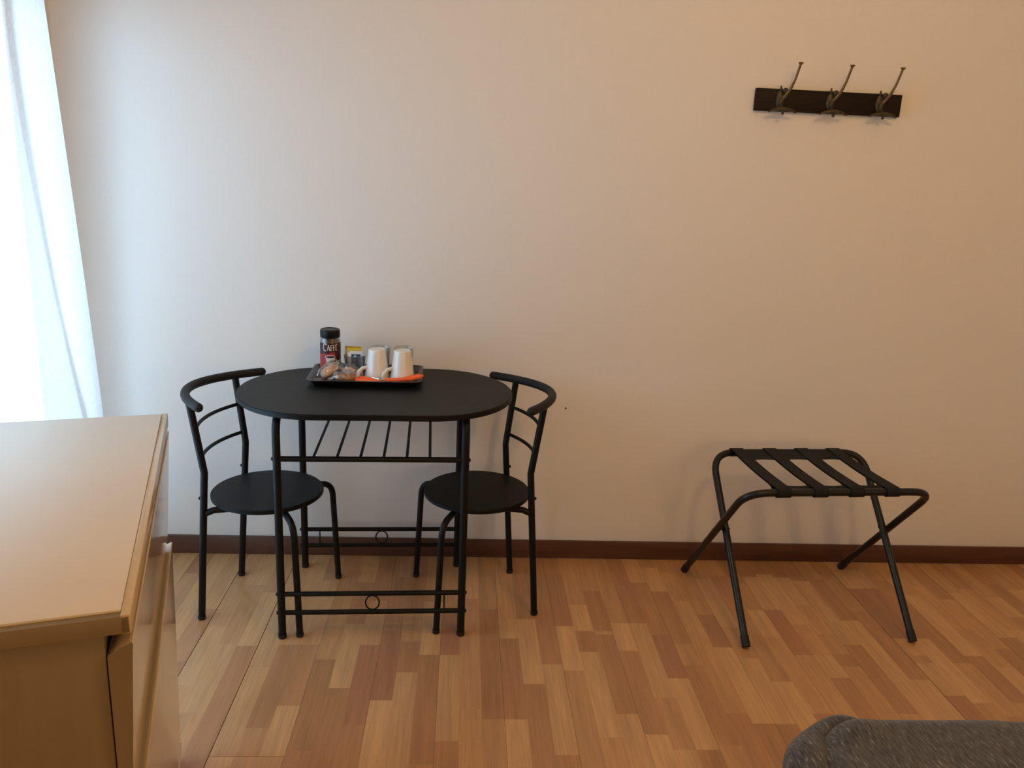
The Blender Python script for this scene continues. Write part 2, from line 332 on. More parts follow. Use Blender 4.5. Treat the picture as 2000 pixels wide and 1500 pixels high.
def tri(s):
    u,v = pix(((s[0]+s[1])/2,(s[2]+s[3])/2,0)); return not (u < 250 and v > 810)
seen.sort(key=lambda s: (-tri(s), -area(s)))
indiv = set(seen[:295]); cache = {}
rest = {t: bmesh.new() for t in 'LMDR'}
for s in strips:
    xa,xb,ya,yb,t = s; cx, cy = (xa+xb)/2, (ya+yb)/2
    if s in indiv:
        key = (round(xb-xa,4), round(yb-ya,3), t)
        if key not in cache:
            me = strip_mesh(xb-xa, yb-ya); me.materials.append(TONE[t]); cache[key] = me
        o = bpy.data.objects.new('plank', cache[key]); col.objects.link(o); o.parent = floor; o.location = (cx,cy,0)
    else:
        me = strip_mesh(xb-xa, yb-ya); me.transform(Matrix.Translation((cx,cy,0))); rest[t].from_mesh(me); bpy.data.meshes.remove(me)
bm = bmesh.new()
for i,t in enumerate('LMDR'):
    tmp = bpy.data.meshes.new('t'); rest[t].to_mesh(tmp); rest[t].free()
    n0 = len(bm.faces); bm.from_mesh(tmp); bm.faces.ensure_lookup_table()
    for f in bm.faces[n0:]: f.material_index = i
me = bpy.data.meshes.new('planks_out_of_view'); bm.to_mesh(me); bm.free()
for t in 'LMDR': me.materials.append(TONE[t])
o = bpy.data.objects.new('remaining_planks', me); col.objects.link(o); o.parent = floor; o['kind'] = 'stuff'

# ------------------------------------------------------------------ table
TT = .7553
tb = thing('bistro_table', 'black oval-topped bistro table with tubular legs standing against the wall between two chairs', 'table', (-.27567,-.33301,0), .04126)
def sup(a,b,e,n=72):
    return [(a*math.copysign(abs(math.cos(t))**(2/e),math.cos(t)), b*math.copysign(abs(math.sin(t))**(2/e),math.sin(t))) for t in (2*PI*i/n for i in range(n))]
def stadium(cx, ax, by, n=40):
    P = []
    for s_ in (1,-1):
        for i in range(n+1):
            t = -PI/2+PI*i/n; P.append((s_*(cx+ax*math.cos(t)), s_*by*math.sin(t)))
    return P
bm = bmesh.new(); slab(bm, stadium(.17,.27,.295), TT-.018, TT, .003, 3); obj('tabletop', bm, M['blackwood'], tb)
LA, LB = .2812, .2372
for sx in (-1,1):
    for sy in (-1,1):
        x, y = sx*LA, sy*LB
        lg = tubeo('leg', fillet([(x,y,.006),(x,y,TT-.030),(x,0,TT-.030)], .055), .0122, M['metal'], tb, 14)
        bm = bmesh.new(); lathe(bm, [(0,0),(.012,0),(.0134,.003),(.0134,.014),(0,.014)], 16, (x,y,0)); obj('foot_cap', bm, M['rubber'], lg)
        for z in (.0877,.1519,.5993):
            bm = bmesh.new(); ball(bm, (x+sx*.0125,y,z), .0062, (.7,1,1), 10); obj('bolt', bm, M['metal'], lg)
for sy in (-1,1):
    y = sy*LB
    for z in (.0877,.1519): tubeo('stretcher', [(-LA,y,z),(LA,y,z)], .0078, M['metal'], tb)
    bm = bmesh.new(); n = 28
    tube(bm, [(.0215*math.cos(2*PI*i/n), y, .1198+.0245*math.sin(2*PI*i/n)) for i in range(n)], .0026, 8, closed=True)
    obj('decorative_ring', bm, M['metal'], tb)
    for sx in (-1,1): tubeo('upright_rod', [(sx*.226,y,.092),(sx*.226,y,.148)], .0024, M['metal'], tb, 8)
    tubeo('shelf_rail', [(-LA,y,.5993),(LA,y,.5993)], .0086, M['metal'], tb)
for i in range(6):
    x = -.174+i*.0695
    tubeo('shelf_rod', [(x,-LB,.6035),(x,LB,.6035)], .0046, M['metal'], tb, 8)

# ------------------------------------------------------------------ chairs (front towards +x)
def make_chair(label, loc, rz):
    t = thing('bistro_chair', label, 'chair', loc, rz, 'bistro chairs at the table')
    n = 72; SR, SZ = .1794, .4088
    bm = bmesh.new(); slab(bm, [(SR*math.cos(2*PI*i/n), SR*math.sin(2*PI*i/n)) for i in range(n)], SZ-.015, SZ, .003, 3); obj('seat', bm, M['blackwood'], t)
    for s in (-1,1):
        lg = tubeo('front_leg', fillet([(.1714,s*.1945,.006),(.1560,s*.1840,.375),(.095,s*.108,.384),(.02,s*.02,.384)], [.06,.03]), .0105, M['metal'], t, 14)
        bm = bmesh.new(); lathe(bm, [(0,0),(.0105,0),(.0118,.003),(.0118,.013),(0,.013)], 14, (.1714,s*.1945,0)); obj('foot_cap', bm, M['rubber'], lg)
        lg = tubeo('rear_leg', fillet([(-.1755,s*.1516,.006),(-.1390,s*.1516,.512),(-.1700,s*.1600,.738)], .05), .0112, M['metal'], t, 14)
        bm = bmesh.new(); lathe(bm, [(0,0),(.011,0),(.0124,.003),(.0124,.013),(0,.013)], 14, (-.1755,s*.1516,0)); obj('foot_cap', bm, M['rubber'], lg)
        bm = bmesh.new(); ball(bm, (-.1575,s*.1516,.425), .0055, (1,1,1), 10); obj('bolt', bm, M['metal'], lg)
        br = tubeo('seat_bracket', fillet([(-.147,s*.1500,.372),(-.12,s*.142,.384),(-.06,s*.115,.384),(.0,s*.02,.384)], .02), .0105, M['metal'], t, 12)
    for z, xs in ((.548,-.148),(.648,-.158)):
        pts = []
        for i in range(17):
            u = -1+2*i/16; pts.append((xs-.036*(1-u*u), u*.153, z))
        tubeo('back_slat', pts, .0060, M['metal'], t, 10)
    pts = []
    for i in range(33):
        u = -1+2*i/32; pts.append((-.240+.135*abs(u)**1.97, u*.230, .747))
    tr = tubeo('top_rail', pts, .0140, M['grip'], t, 16)
    for p in (pts[0], pts[-1]):
        bm = bmesh.new(); ball(bm, p, .0139, (1,1,1), 14); obj('end_cap', bm, M['grip'], tr)
    return t
c1 = make_chair('black bistro chair with round seat at the left end of the table, near the curtain', (-.63216,-.35426,0), -.15998)
def copy_tree(o, parent=None):
    c = o.copy(); col.objects.link(c); c.parent = parent
    if parent:  # keep local transform
        c.matrix_parent_inverse = o.matrix_parent_inverse.copy()
    for ch in list(o.children): copy_tree(ch, c)
    return c
c2 = copy_tree(c1); c2.location = (.05887,-.32003,0); c2.rotation_euler = (0,0,PI+.22789)
c2['label'] = 'black bistro chair with round seat at the right end of the table, facing left'

# ------------------------------------------------------------------ luggage rack
lr = thing('luggage_rack', 'folding black metal luggage rack with four webbing straps standing open beneath the coat rack', 'luggage rack', (1.2050,-.3468,0), .0667)
A, B, DB, DT, RH = .2885, .3193, .2586, .1908, .5090
def uframe(w, yb, yt, name):
    o = tubeo(name, fillet([(-w,yb,.012),(-w,yt,RH),(w,yt,RH),(w,yb,.012)], [.085,.085], 10), .0122, M['rackmetal'], lr, 14)
    d = Vector((0,yt-yb,RH-.012)).normalized()
    for s in (-1,1):
        p = Vector((s*w,yb,.012)); tubeo('foot_cap', [p-d*.006,p+d*.03], .0138, M['rubber'], o, 14)
    return o
uframe(A, -DB, DT, 'inner_frame'); uframe(B, DB, -DT, 'outer_frame')
u = (RH-.012); # crossing point of the frames
kx = DB/(DB+DT); zc = .012+u*kx
for s in (-1,1):
    yc = DB*(1-2*kx)*0+(-DB+(DB+DT)*kx); bm = bmesh.new(); tube(bm, [(s*(A-.014),0,zc),(s*(B+.0135),0,zc)], .0042, 10); obj('pivot_bolt', bm, M['rackmetal'], lr)
def strap(x, wid):
    bm = bmesh.new(); prof = []; r = .0142
    # loop round both bars, sagging slightly between
    n = 10
    for i in range(9): a = -PI*.5+i/8*PI*1.0; prof.append((DT+r*math.cos(a), RH+r*math.sin(a)))
    for i in range(1,n): q = i/n; prof.append((DT*(1-2*q), RH+r-.006*math.sin(PI*q)))
    for i in range(9): a = PI*.5+i/8*PI; prof.append((-DT+r*math.cos(a), RH+r*math.sin(a)))
    for i in range(1,2*n): q = i/(2*n); k_ = min(1,q/.13,(1-q)/.13); k_ = k_*k_*(3-2*k_); prof.append((-DT*(1-2*q), RH-r+k_*(2*r-.0035-.006*math.sin(PI*q))))
    th = .0016; m = len(prof); rings = []
    for i,(y,z) in enumerate(prof):
        a = Vector(prof[(i+1)%m])-Vector(prof[i-1]); nn = Vector((a.y,-a.x)).normalized()*th
        rings.append([bm.verts.new((x-wid/2,y,z)), bm.verts.new((x+wid/2,y,z)), bm.verts.new((x+wid/2,y+nn.x,z+nn.y)), bm.verts.new((x-wid/2,y+nn.x,z+nn.y))])
    for i in range(m):
        a, b = rings[i], rings[(i+1)%m]
        for k in range(4): bm.faces.new((a[k],a[(k+1)%4],b[(k+1)%4],b[k]))
    obj('strap', bm, M['webbing'], lr, angle=60)
for x in (-.197,-.072,.050,.172): strap(x, .046)
for y0_,y1_ in ((DT-.104,DT-.012),(-DT+.012,-DT+.042)):
    bm = bmesh.new(); nn = 36; a = []
    for i in range(nn+1):
        x = -.215+.405*i/nn; sg = .010*abs(math.sin(PI*(x+.197)/.123)); yo = y0_+sg if y0_ > 0 else y0_; yi = y1_ if y0_ > 0 else y1_-sg
        a.append([bm.verts.new(p) for p in ((x,yo,RH+.0065),(x,yi,RH+.0085),(x,yi,RH+.0100),(x,yo,RH+.0080))])
    for p_,q_ in zip(a, a[1:]):
        for k in range(4): bm.faces.new((p_[k],p_[(k+1)%4],q_[(k+1)%4],q_[k]))
    bm.faces.new(a[0]); bm.faces.new(a[-1][::-1]); obj('edge_strip', bm, M['webbing'], lr, smooth=False)

# ------------------------------------------------------------------ chest of drawers
LD, DD, HD = .885, .46, .90
ch = thing('chest_of_drawers', 'cream chest of drawers with glossy drawer fronts standing in front of the white curtain', 'chest of drawers', (-.406,-1.960,0), math.radians(16.6))
boxo('side_panel', (-DD+.01,-.032,.008,.026,.0,HD-.029), M['creamshaded'], ch, bev=.001)
boxo('side_panel', (-DD+.01,-.032,LD-.026,LD-.008,.0,HD-.029), M['creamshaded'], ch, bev=.001)
boxo('back_panel', (-DD+.01,-DD+.02,.026,LD-.026,.02,HD-.029), M['creamshaded'], ch)
boxo('carcass_front', (-.052,-.034,.026,LD-.026,.05,HD-.034), M['creamshaded'], ch)
boxo('top_board', (-DD,0,0,LD,HD-.029,HD-.004), M['creamshaded'], ch, bev=.0015)
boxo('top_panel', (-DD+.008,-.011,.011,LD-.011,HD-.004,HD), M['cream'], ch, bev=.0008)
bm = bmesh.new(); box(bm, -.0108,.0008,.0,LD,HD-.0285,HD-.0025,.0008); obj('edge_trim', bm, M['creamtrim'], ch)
boxo('plinth', (-.075,-.026,.02,LD-.02,0,.040), M['creamtrim'], ch, bev=.001)
boxo('plinth_lip', (-.026,-.020,.002,LD-.002,.030,.046), M['white'], ch, bev=.001)
def drawer(zt, zb, deep, xo=0):
    # profile in x,z: raised lip at the top leaning outwards, face drawn in towards the bottom
    P = [(x+xo,z) for x,z in [(-.0295,zb),(-.0295,zt-.016),(-.028,zt-.0175),(-.021,zt-.010),(-.004,zt-.001),(-.0005,zt),(.001,zt-.003),(.0,zt-.010),(-deep*.45,(zt+zb)/2),(-deep,zb)]]
    P[0] = (-.0295,P[0][1]); P[1] = (-.0295,P[1][1]); P[2] = (-.028,P[2][1])
    bm = bmesh.new(); a = [bm.verts.new((x,.002,z)) for x,z in P]; b = [bm.verts.new((x,LD-.002,z)) for x,z in P]; n = len(P)
    for i in range(n):
        f = bm.faces.new((a[i],a[(i+1)%n],b[(i+1)%n],b[i]))
        if 6 <= i <= 8: f.material_index = 1
        if i in (2,3,4,5): f.material_index = 2
    bm.faces.new(a); bm.faces.new(b[::-1])
    return obj('drawer_front', bm, [M['creamshaded'],M['creamgloss'],M['creamtrim']], ch, smooth=False)
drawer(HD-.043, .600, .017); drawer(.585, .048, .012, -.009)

# ------------------------------------------------------------------ curtain and rod
bm = bmesh.new(); NZ = 60
def cloth_row(z):      # plan outline of the cloth at height z: flat leading panel, a fold doubled back behind it, then loose folds
    q = (2.75-z)/2.7
    y0 = -.255 if z > 1.9 else -.255+.128*(1.9-z)/1.31
    if z < .59: y0 = -.127
    yb = -.468-.030*q; w_ = .018+.23*max(0,min(1,(1.75-z)/1.15))**1.4
    P = []
    def seg(xa,ya,xb,yb_,n,f=None):
        for i in range(n):
            t = i/n; x = xa+(xb-xa)*t; y = ya+(yb_-ya)*t
            P.append((x+(f(t) if f else 0), y))
    seg(-1.247,y0,-1.240,yb,24, lambda t: .004*math.sin(t*5+z*2))
    for k in range(5): a = k/5*PI; P.append((-1.246+.006*math.cos(a), yb-.006*math.sin(a)))
    seg(-1.252,yb,-1.257,yb+w_,16, lambda t: .002*math.sin(t*9+z*3))
    for k in range(5): a = k/5*PI; P.append((-1.2615+.0045*math.cos(a), yb+w_+.0045*math.sin(a)))
    seg(-1.266,yb+w_,-1.258,yb-.05,16)
    seg(-1.258,yb-.05,-1.255,-2.12,110, lambda t: -.030*min(1,t*8)*(1-math.cos(t*2*PI*7+.5*math.sin(z*.7+3*t)))*(.6+.4*q)*.7+.004*math.sin(t*31+z))
    return [(x,y,z) for x,y in P]
g = [[bm.verts.new(p) for p in cloth_row(.03+2.72*j/NZ)] for j in range(NZ+1)]
for j in range(NZ):
    for i in range(len(g[0])-1): bm.faces.new((g[j][i],g[j][i+1],g[j+1][i+1],g[j+1][i]))
cu = obj('curtain', bm, M['curtain'], angle=180)
cu['label'] = 'sheer white floor-length curtain drawn across the bright window at left'; cu['category'] = 'curtain'
rod = thing('curtain_rod', 'white curtain rod above the window carrying the sheer white curtain', 'curtain rod', (-1.262,0,2.775))
tubeo('rod', [(0,-2.25,0),(0,-.09,0)], .012, M['white'], rod)
for y in (-2.1,-.2):
    boxo('rod_bracket', (-.098,0,y-.01,y+.01,-.008,.008), M['white'], rod)
for y in (-2.26,-.08):
    bm = bmesh.new(); ball(bm, (0,y,0), .02); obj('finial', bm, M['white'], rod)

# ------------------------------------------------------------------ coat rack
cr = thing('coat_rack', 'dark wooden wall coat rack with three bronze double hooks, mounted high on the wall', 'coat rack', (1.2305,0,1.732))
boxo('backboard', (-.2565,.2565,-.019,-.0005,-.0365,.0365), M['darkwood'], cr, bev=.0025)
for hx in (-.172,.004,.178):
    bm = bmesh.new()
    ball(bm, (hx,-.021,.004), .016, (.95,.5,1.9), 16); ball(bm, (hx,-.030,-.006), .009, (.8,.9,1.6), 12)
    h = obj('hook', bm, M['bronze_dark'], cr)
    bm = bmesh.new(); ball(bm, (hx-.002,-.024,.034), .0055); ball(bm, (hx-.002,-.022,.042), .0032, (1,1,1.6), 8); ball(bm, (hx+.010,-.034,.030), .0085, (1.1,1,1.1)); obj('leaf_knob', bm, M['bronze_dark'], h)
    pts = [(hx,-.024,-.004),(hx+.010,-.036,.012),(hx+.020,-.052,.034),(hx+.027,-.064,.062),(hx+.031,-.073,.090),(hx+.034,-.080,.112)]
    sm = []
    for i in range(len(pts)-1):
        for k in range(3):
            q = k/3; a,b = Vector(pts[i]),Vector(pts[i+1]); sm.append(a.lerp(b,q))
    sm.append(Vector(pts[-1]))
    tubeo('upper_prong', sm, [.0066-.0026*min(1,i/9) for i in range(len(sm))], M['bronze'], h, 10)
    bm = bmesh.new(); lathe(bm, [(0,-.007),(.0042,-.005),(.0082,0),(.0082,.0025),(0,.004)], 14, (hx+.034,-.080,.113)); obj('prong_tip', bm, M['bronze'], h)
    bm = bmesh.new(); arc = []; rr = []
    for i in range(21):
        u = -1+2*i/20; arc.append((hx+u*.048, -.052-.004*(1-u*u), -.031-.011*u*u)); rr.append(.0030+.0052*(1-u*u))
    tube(bm, arc, rr, 10, sx=.8, sy=1.6); obj('lower_hook_arms', bm, M['bronze_dark'], h)
    bm = bmesh.new(); tube(bm, [(hx,-.024,-.012),(hx,-.038,-.022),(hx,-.052,-.032),(hx+.001,-.055,-.043)], [.006,.0055,.005,.004], 10); ball(bm, (hx+.001,-.055,-.045), .0052); obj('lower_stem', bm, M['bronze_dark'], h)

# ------------------------------------------------------------------ tray and what stands on it
TZ = TT+.0006; TR = .04126
tr = thing('serving_tray', 'black rectangular serving tray with raised rim on the table', 'tray', (-.324,-.206,TZ), .035)
bm = bmesh.new()
def rrect(a,b,r,n=5):
    o = []
    for cx,cy,a0 in ((a-r,b-r,0),(-a+r,b-r,PI/2),(-a+r,-b+r,PI),(a-r,-b+r,1.5*PI)):
        for k in range(n+1): t = a0+k/n*PI/2; o.append((cx+r*math.cos(t), cy+r*math.sin(t)))
    return o
lv = [(.160,.098,.02,0),(.166,.104,.022,.001),(.180,.117,.026,.019),(.188,.1235,.028,.0205),(.188,.1235,.028,.0225),(.180,.117,.026,.0225),(.163,.101,.021,.004),(.158,.096,.02,.003)]
rings = [[bm.verts.new((x,y,z)) for x,y in rrect(a,b,r)] for a,b,r,z in lv]
for a,b in zip(rings, rings[1:]):
    for k in range(len(a)): bm.faces.new((a[k],a[(k+1)%len(a)],b[(k+1)%len(a)],b[k]))
bm.faces.new(rings[0][::-1]); bm.faces.new(rings[-1])
obj('tray_body', bm, M['traymat'], tr, angle=60)
Z1 = TZ+.0035
# coffee jar
JR, JH = .0345, .148
jx, jy = -.455, -.150
face = math.atan2(-CAM_D-jy, 0-jx)
jar = thing('coffee_jar', 'glass jar of ground coffee with black lid and dark red label standing on the tray', 'coffee jar', (jx,jy,Z1), face+PI/2+.03)
bm = bmesh.new(); lathe(bm, [(0,0),(JR-.003,0),(JR,.004),(JR,.118),(JR-.002,.124),(JR-.006,.128),(JR-.006,.131),(0,.131)], 40); obj('glass_body', bm, M['glass'], jar)
bm = bmesh.new(); lathe(bm, [(0,.003),(JR-.004,.003),(JR-.0025,.006),(JR-.0025,.116),(0,.116)], 32); cf = obj('coffee_powder', bm, M['coffee'], jar)
bm = bmesh.new(); lathe(bm, [(JR-.005,.1270),(JR-.0015,.1270),(JR-.0008,.1285),(JR-.0008,.149),(JR-.004,.1545),(JR-.008,.155),(JR-.009,.1535),(0,.1535)], 48)
lid = obj('lid', bm, M['lid'], jar, angle=30)
def cyl(bm, poly, r, mi=0):      # polygon in (s along the circumference, z) wrapped onto the jar, facing -y
    vs = [bm.verts.new((r*math.sin(s/JR), -r*math.cos(s/JR), z)) for s,z in poly]; f = bm.faces.new(vs); f.material_index = mi
def cylrect(bm, s0,s1,z0,z1,r,mi=0):
    n = max(1,int(abs(s1-s0)/.004))
    for i in range(n):
        a = s0+(s1-s0)*i/n; b = s0+(s1-s0)*(i+1)/n; cyl(bm, [(a,z0),(b,z0),(b,z1),(a,z1)], r, mi)
bm = bmesh.new()
cylrect(bm, -.0495,.0495, .008,.111, JR+.0004, 0)
cylrect(bm, -.0495,-.004, .008,.074, JR+.0007, 1); cylrect(bm, -.004,.014, .066,.079, JR+.0007, 1)
lb_ = obj('label', bm, [M['maroon'],M['red']], jar, smooth=False)
bm = bmesh.new(); r = JR+.0011
# serif capitals, the first one larger
def stroke(p): cyl(bm, p, r, 0)
zb = .0855; hC = .0255; hs = .0195
def rc(x0,x1,z0,z1): cylrect(bm, x0,x1,z0,z1,r)
def polyline(ps, w):
    for (a,b) in zip(ps, ps[1:]):
        a, b = Vector(a), Vector(b); wa = w
        d = (b-a).normalized(); n = Vector((-d.y,d.x))*wa/2; cyl(bm, [tuple(a-n-d*.0003),tuple(b-n+d*.0003),tuple(b+n+d*.0003),tuple(a+n-d*.0003)], r)
cpts = [(-.0195+.0062*math.cos(t), zb+.0115+.0128*math.sin(t)) for t in (math.radians(a) for a in range(45,320,25))]
polyline(cpts, .0024); rc(-.0152,-.0142,zb+.018,zb+.0235)
x = -.0118; polyline([(x,zb),(x+.0042,zb+hs)],.0011); polyline([(x+.0042,zb+hs),(x+.0084,zb)],.0024); rc(x+.0018,x+.0066,zb+.006,zb+.0072); rc(x-.0012,x+.0012,zb,zb+.0009); rc(x+.0066,x+.0102,zb,zb+.0009)
for x in (-.0005,.0080):
    rc(x,x+.0022,zb,zb+hs); rc(x-.0010,x+.0068,zb+hs-.0012,zb+hs); rc(x+.0062,x+.0068,zb+hs-.0042,zb+hs); rc(x,x+.0052,zb+.0095,zb+.0107); rc(x+.0048,x+.0054,zb+.008,zb+.0122); rc(x-.0010,x+.0034,zb,zb+.0009)
x = .0166; rc(x,x+.0022,zb,zb+hs); rc(x-.0010,x+.0068,zb+hs-.0012,zb+hs); rc(x+.0062,x+.0068,zb+hs-.0042,zb+hs); rc(x,x+.0052,zb+.0095,zb+.0107); rc(x-.0010,x+.0070,zb,zb+.0012); rc(x+.0064,x+.0070,zb,zb+.0042)
polyline([(x+.0012,zb+hs+.0042),(x+.0040,zb+hs+.0014)],.0012)
obj('lettering', bm, M['letter'], lb_, smooth=False)
bm = bmesh.new(); r2 = JR+.0009   # printed cup of coffee
n = 16; cxc, czc = -.002, .064
n = 18
def wrap(half, lo, hi, r_, mi):
    for i in range(n):
        a = cxc-half+2*half*i/n; b = cxc-half+2*half*(i+1)/n; ua = (a-cxc)/half; ub = (b-cxc)/half
        ea = math.sqrt(max(0,1-ua*ua))+.02; eb = math.sqrt(max(0,1-ub*ub))+.02
        cyl(bm, [(a,czc-lo*ea),(b,czc-lo*eb),(b,czc+hi*eb),(a,czc+hi*ea)], r_, mi)
wrap(.0155, .030, .001, r2, 0); wrap(.0175, .0055, .0055, r2+.0002, 0); wrap(.0150, .0040, .0036, r2+.0004, 1)
for i in range(8):
    a0, a1 = -PI/2+PI*i/8, -PI/2+PI*(i+1)/8
    cyl(bm, [(cxc+.014+.0085*math.cos(a0),.050+.008*math.sin(a0)),(cxc+.014+.0085*math.cos(a1),.050+.008*math.sin(a1)),(cxc+.014+.0058*math.cos(a1),.050+.0055*math.sin(a1)),(cxc+.014+.0058*math.cos(a0),.050+.0055*math.sin(a0))], r2, 0)
obj('printed_cup', bm, [M['paper'],M['maroon']], lb_, smooth=False)

def tumbler(name, label, loc, rt, rb, h, group=None):
    t = bm = bmesh.new()
    lathe(bm, [(0,0),(rb-.002,0),(rb,.002),(rt,h),(rt-.0012,h+.0006),(rt-.0024,h),(rb-.0024,.008),(0,.007)], 36)
    o = obj(name, bm, M['glass'], None, angle=60); o.location = loc; o['label'] = label; o['category'] = 'glass'
    if group: o['group'] = group
    return o
tumbler('tumbler_glass', 'small glass tumbler holding tea sachets beside the coffee jar', (-.369,-.172,Z1), .0375, .030, .072)
def sachet(name, label, loc, rz, tilt, w_, h_, m, pr):
    t = thing(name, label, 'sachet', loc, rz, 'sachets standing in the glass tumbler'); t.rotation_euler = (tilt,0,rz)
    bm = bmesh.new(); nx, nz = 6, 8; gs = []
    for s in (1,-1):
        gg = []
        for j in range(nz+1):
            row = []
            for i in range(nx+1):
                u, v = i/nx, j/nz; th = .0018*(math.sin(PI*u)*math.sin(PI*v))**.5+.0004
                row.append(bm.verts.new(((u-.5)*w_, -s*th, v*h_)))
            gg.append(row)
        gs.append(gg)
        for j in range(nz):
            for i in range(nx): bm.faces.new((gg[j][i],gg[j][i+1],gg[j+1][i+1],gg[j+1][i]))
    bmesh.ops.remove_doubles(bm, verts=bm.verts[:], dist=.00081)
    obj('envelope', bm, m, t, angle=70)
    if pr == 'navy':
        bm = bmesh.new(); box(bm, -w_*.27,w_*.35,-.0030,-.0024,h_*.16,h_*.86); p = obj('printed_panel', bm, M['navy'], t, smooth=False)
        bm = bmesh.new()
        for z,rr in ((h_*.76,.0048),(h_*.16,.0048)):
            bmesh.ops.create_circle(bm, cap_ends=True, radius=rr, segments=14, matrix=Matrix.Translation((-.001,-.0032,z))@Matrix.Rotation(PI/2,4,'X'))
        for z,ww in ((h_*.58,.006),(h_*.45,.0085),(h_*.39,.004),(h_*.30,.009)): box(bm, -.001-ww,-.001+ww,-.0032,-.0031,z,z+.0011)
        obj('emblem', bm, M['pale'], p, smooth=False)
    elif pr == 'yellow':
        bm = bmesh.new(); box(bm, -w_*.40,w_*.42,-.0016,-.0012,h_*.955,h_*.985); box(bm, w_*.02,w_*.40,-.0024,-.0019,h_*.80,h_*.835); obj('printed_band', bm, M['olive'], t, smooth=False)
    return t
sachet('tea_sachet', 'white tea sachet with a navy blue printed panel, foremost in the glass tumbler', (-.365,-.192,Z1+.0095), .02, -.06, .050, .079, M['paper'], 'navy')
sachet('tea_sachet', 'yellow sachet standing behind the white and navy one in the tumbler', (-.3715,-.172,Z1+.0095), .0, -.04, .050, .090, M['yellow'], 'yellow')
sachet('sugar_sachet', 'plain tan paper sachet tucked behind the yellow sachet in the tumbler', (-.378,-.156,Z1+.0095), -.06, -.02, .054, .088, M['tan'], '')

# mugs stand upside down
def mug(label, loc, rz):
    t = thing('mug', label, 'mug', loc, rz, 'white mugs on the tray')
    bm = bmesh.new()
    lathe(bm, [(.0375,0),(.0405,0),(.0408,.0015),(.0398,.018),(.0375,.036),(.0345,.062),(.0305,.090),(.0288,.1035),(.0278,.1058),(.0262,.1063),(.0254,.1052),(0,.1050)], 48)
    lathe(bm, [(.0375,0),(.0362,.018),(.034,.036),(.031,.060),(.0272,.090),(0,.099)], 48)
    obj('cup_body', bm, M['ceramic'], t, angle=50)
    bm = bmesh.new(); tube(bm, fillet([(-.037,0,.046),(-.052,0,.043),(-.066,0,.030),(-.066,0,.006),(-.039,0,.009)], [.012,.018,.010], 5), .0052, 12, sx=1.25, sy=.85); obj('handle', bm, M['ceramic'], t)
    return t
mg = mug('white mug upside down on the tray, next to the tea sachets', (-.288,-.226,Z1), .45)
m2 = copy_tree(mg); m2.location = (-.203,-.236,Z1); m2['label'] = 'white mug upside down at the right end of the tray'
tumbler('water_glass', 'clear glass standing behind the mug nearer the tea sachets', (-.284,-.146,Z1), .0345, .027, .097, 'clear glasses behind the mugs')
tumbler('water_glass', 'clear glass standing behind the mug at the tray right end', (-.205,-.146,Z1), .0345, .027, .097, 'clear glasses behind the mugs')

# napkins
def napkin(name, label, poly, z, lift, creases=None):
    bm = bmesh.new(); c = Vector((sum(p[0] for p in poly)/len(poly), sum(p[1] for p in poly)/len(poly)))
    for layer in range(3):
        k = 1-.035*layer; dz = z+.0016*layer+.0002
        top = [bm.verts.new((c.x+(p[0]-c.x)*k, c.y+(p[1]-c.y)*k, dz+.0009+lift[i])) for i,p in enumerate(poly)]
        bot = [bm.verts.new((c.x+(p[0]-c.x)*k, c.y+(p[1]-c.y)*k, dz+lift[i])) for i,p in enumerate(poly)]
        mt = bm.verts.new((c.x,c.y,dz+.0030+sum(lift)/len(lift)*.6)); mb = bm.verts.new((c.x,c.y,dz+.0004)); n = len(poly)
        for i in range(n):
            bm.faces.new((top[i],top[(i+1)%n],mt)); bm.faces.new((bot[(i+1)%n],bot[i],mb)); bm.faces.new((bot[i],bot[(i+1)%n],top[(i+1)%n],top[i]))
    o = obj(name, bm, M['orange'], smooth=False); o['label'] = label; o['category'] = 'napkin'; o['group'] = 'orange napkins on the tray'; return o
napkin('paper_napkin', 'folded orange paper napkin lying in front of the mug next to the tea sachets', [(-.372,-.236),(-.312,-.262),(-.262,-.286),(-.250,-.300),(-.345,-.303),(-.352,-.290)], Z1+.004, [.010,.010,.008,.006,.004,.006])
napkin('paper_napkin', 'folded orange paper napkin jutting over the right end of the tray rim', [(-.262,-.283),(-.205,-.280),(-.150,-.252),(-.128,-.262),(-.136,-.286),(-.166,-.301),(-.250,-.301)], Z1+.010, [.006,.008,.016,.017,.015,.010,.004])
bm = bmesh.new(); tube(bm, [(-.300,-.270,Z1+.018),(-.285,-.280,Z1+.0175),(-.272,-.289,Z1+.0175)], [.0025,.0022,.004], 8); ball(bm, (-.262,-.296,Z1+.0185), .008, (1.3,.9,.25))
sp = obj('teaspoon', bm, M['steel']); sp['label'] = 'small steel teaspoon lying on the orange napkins in front of the mugs'; sp['category'] = 'spoon'

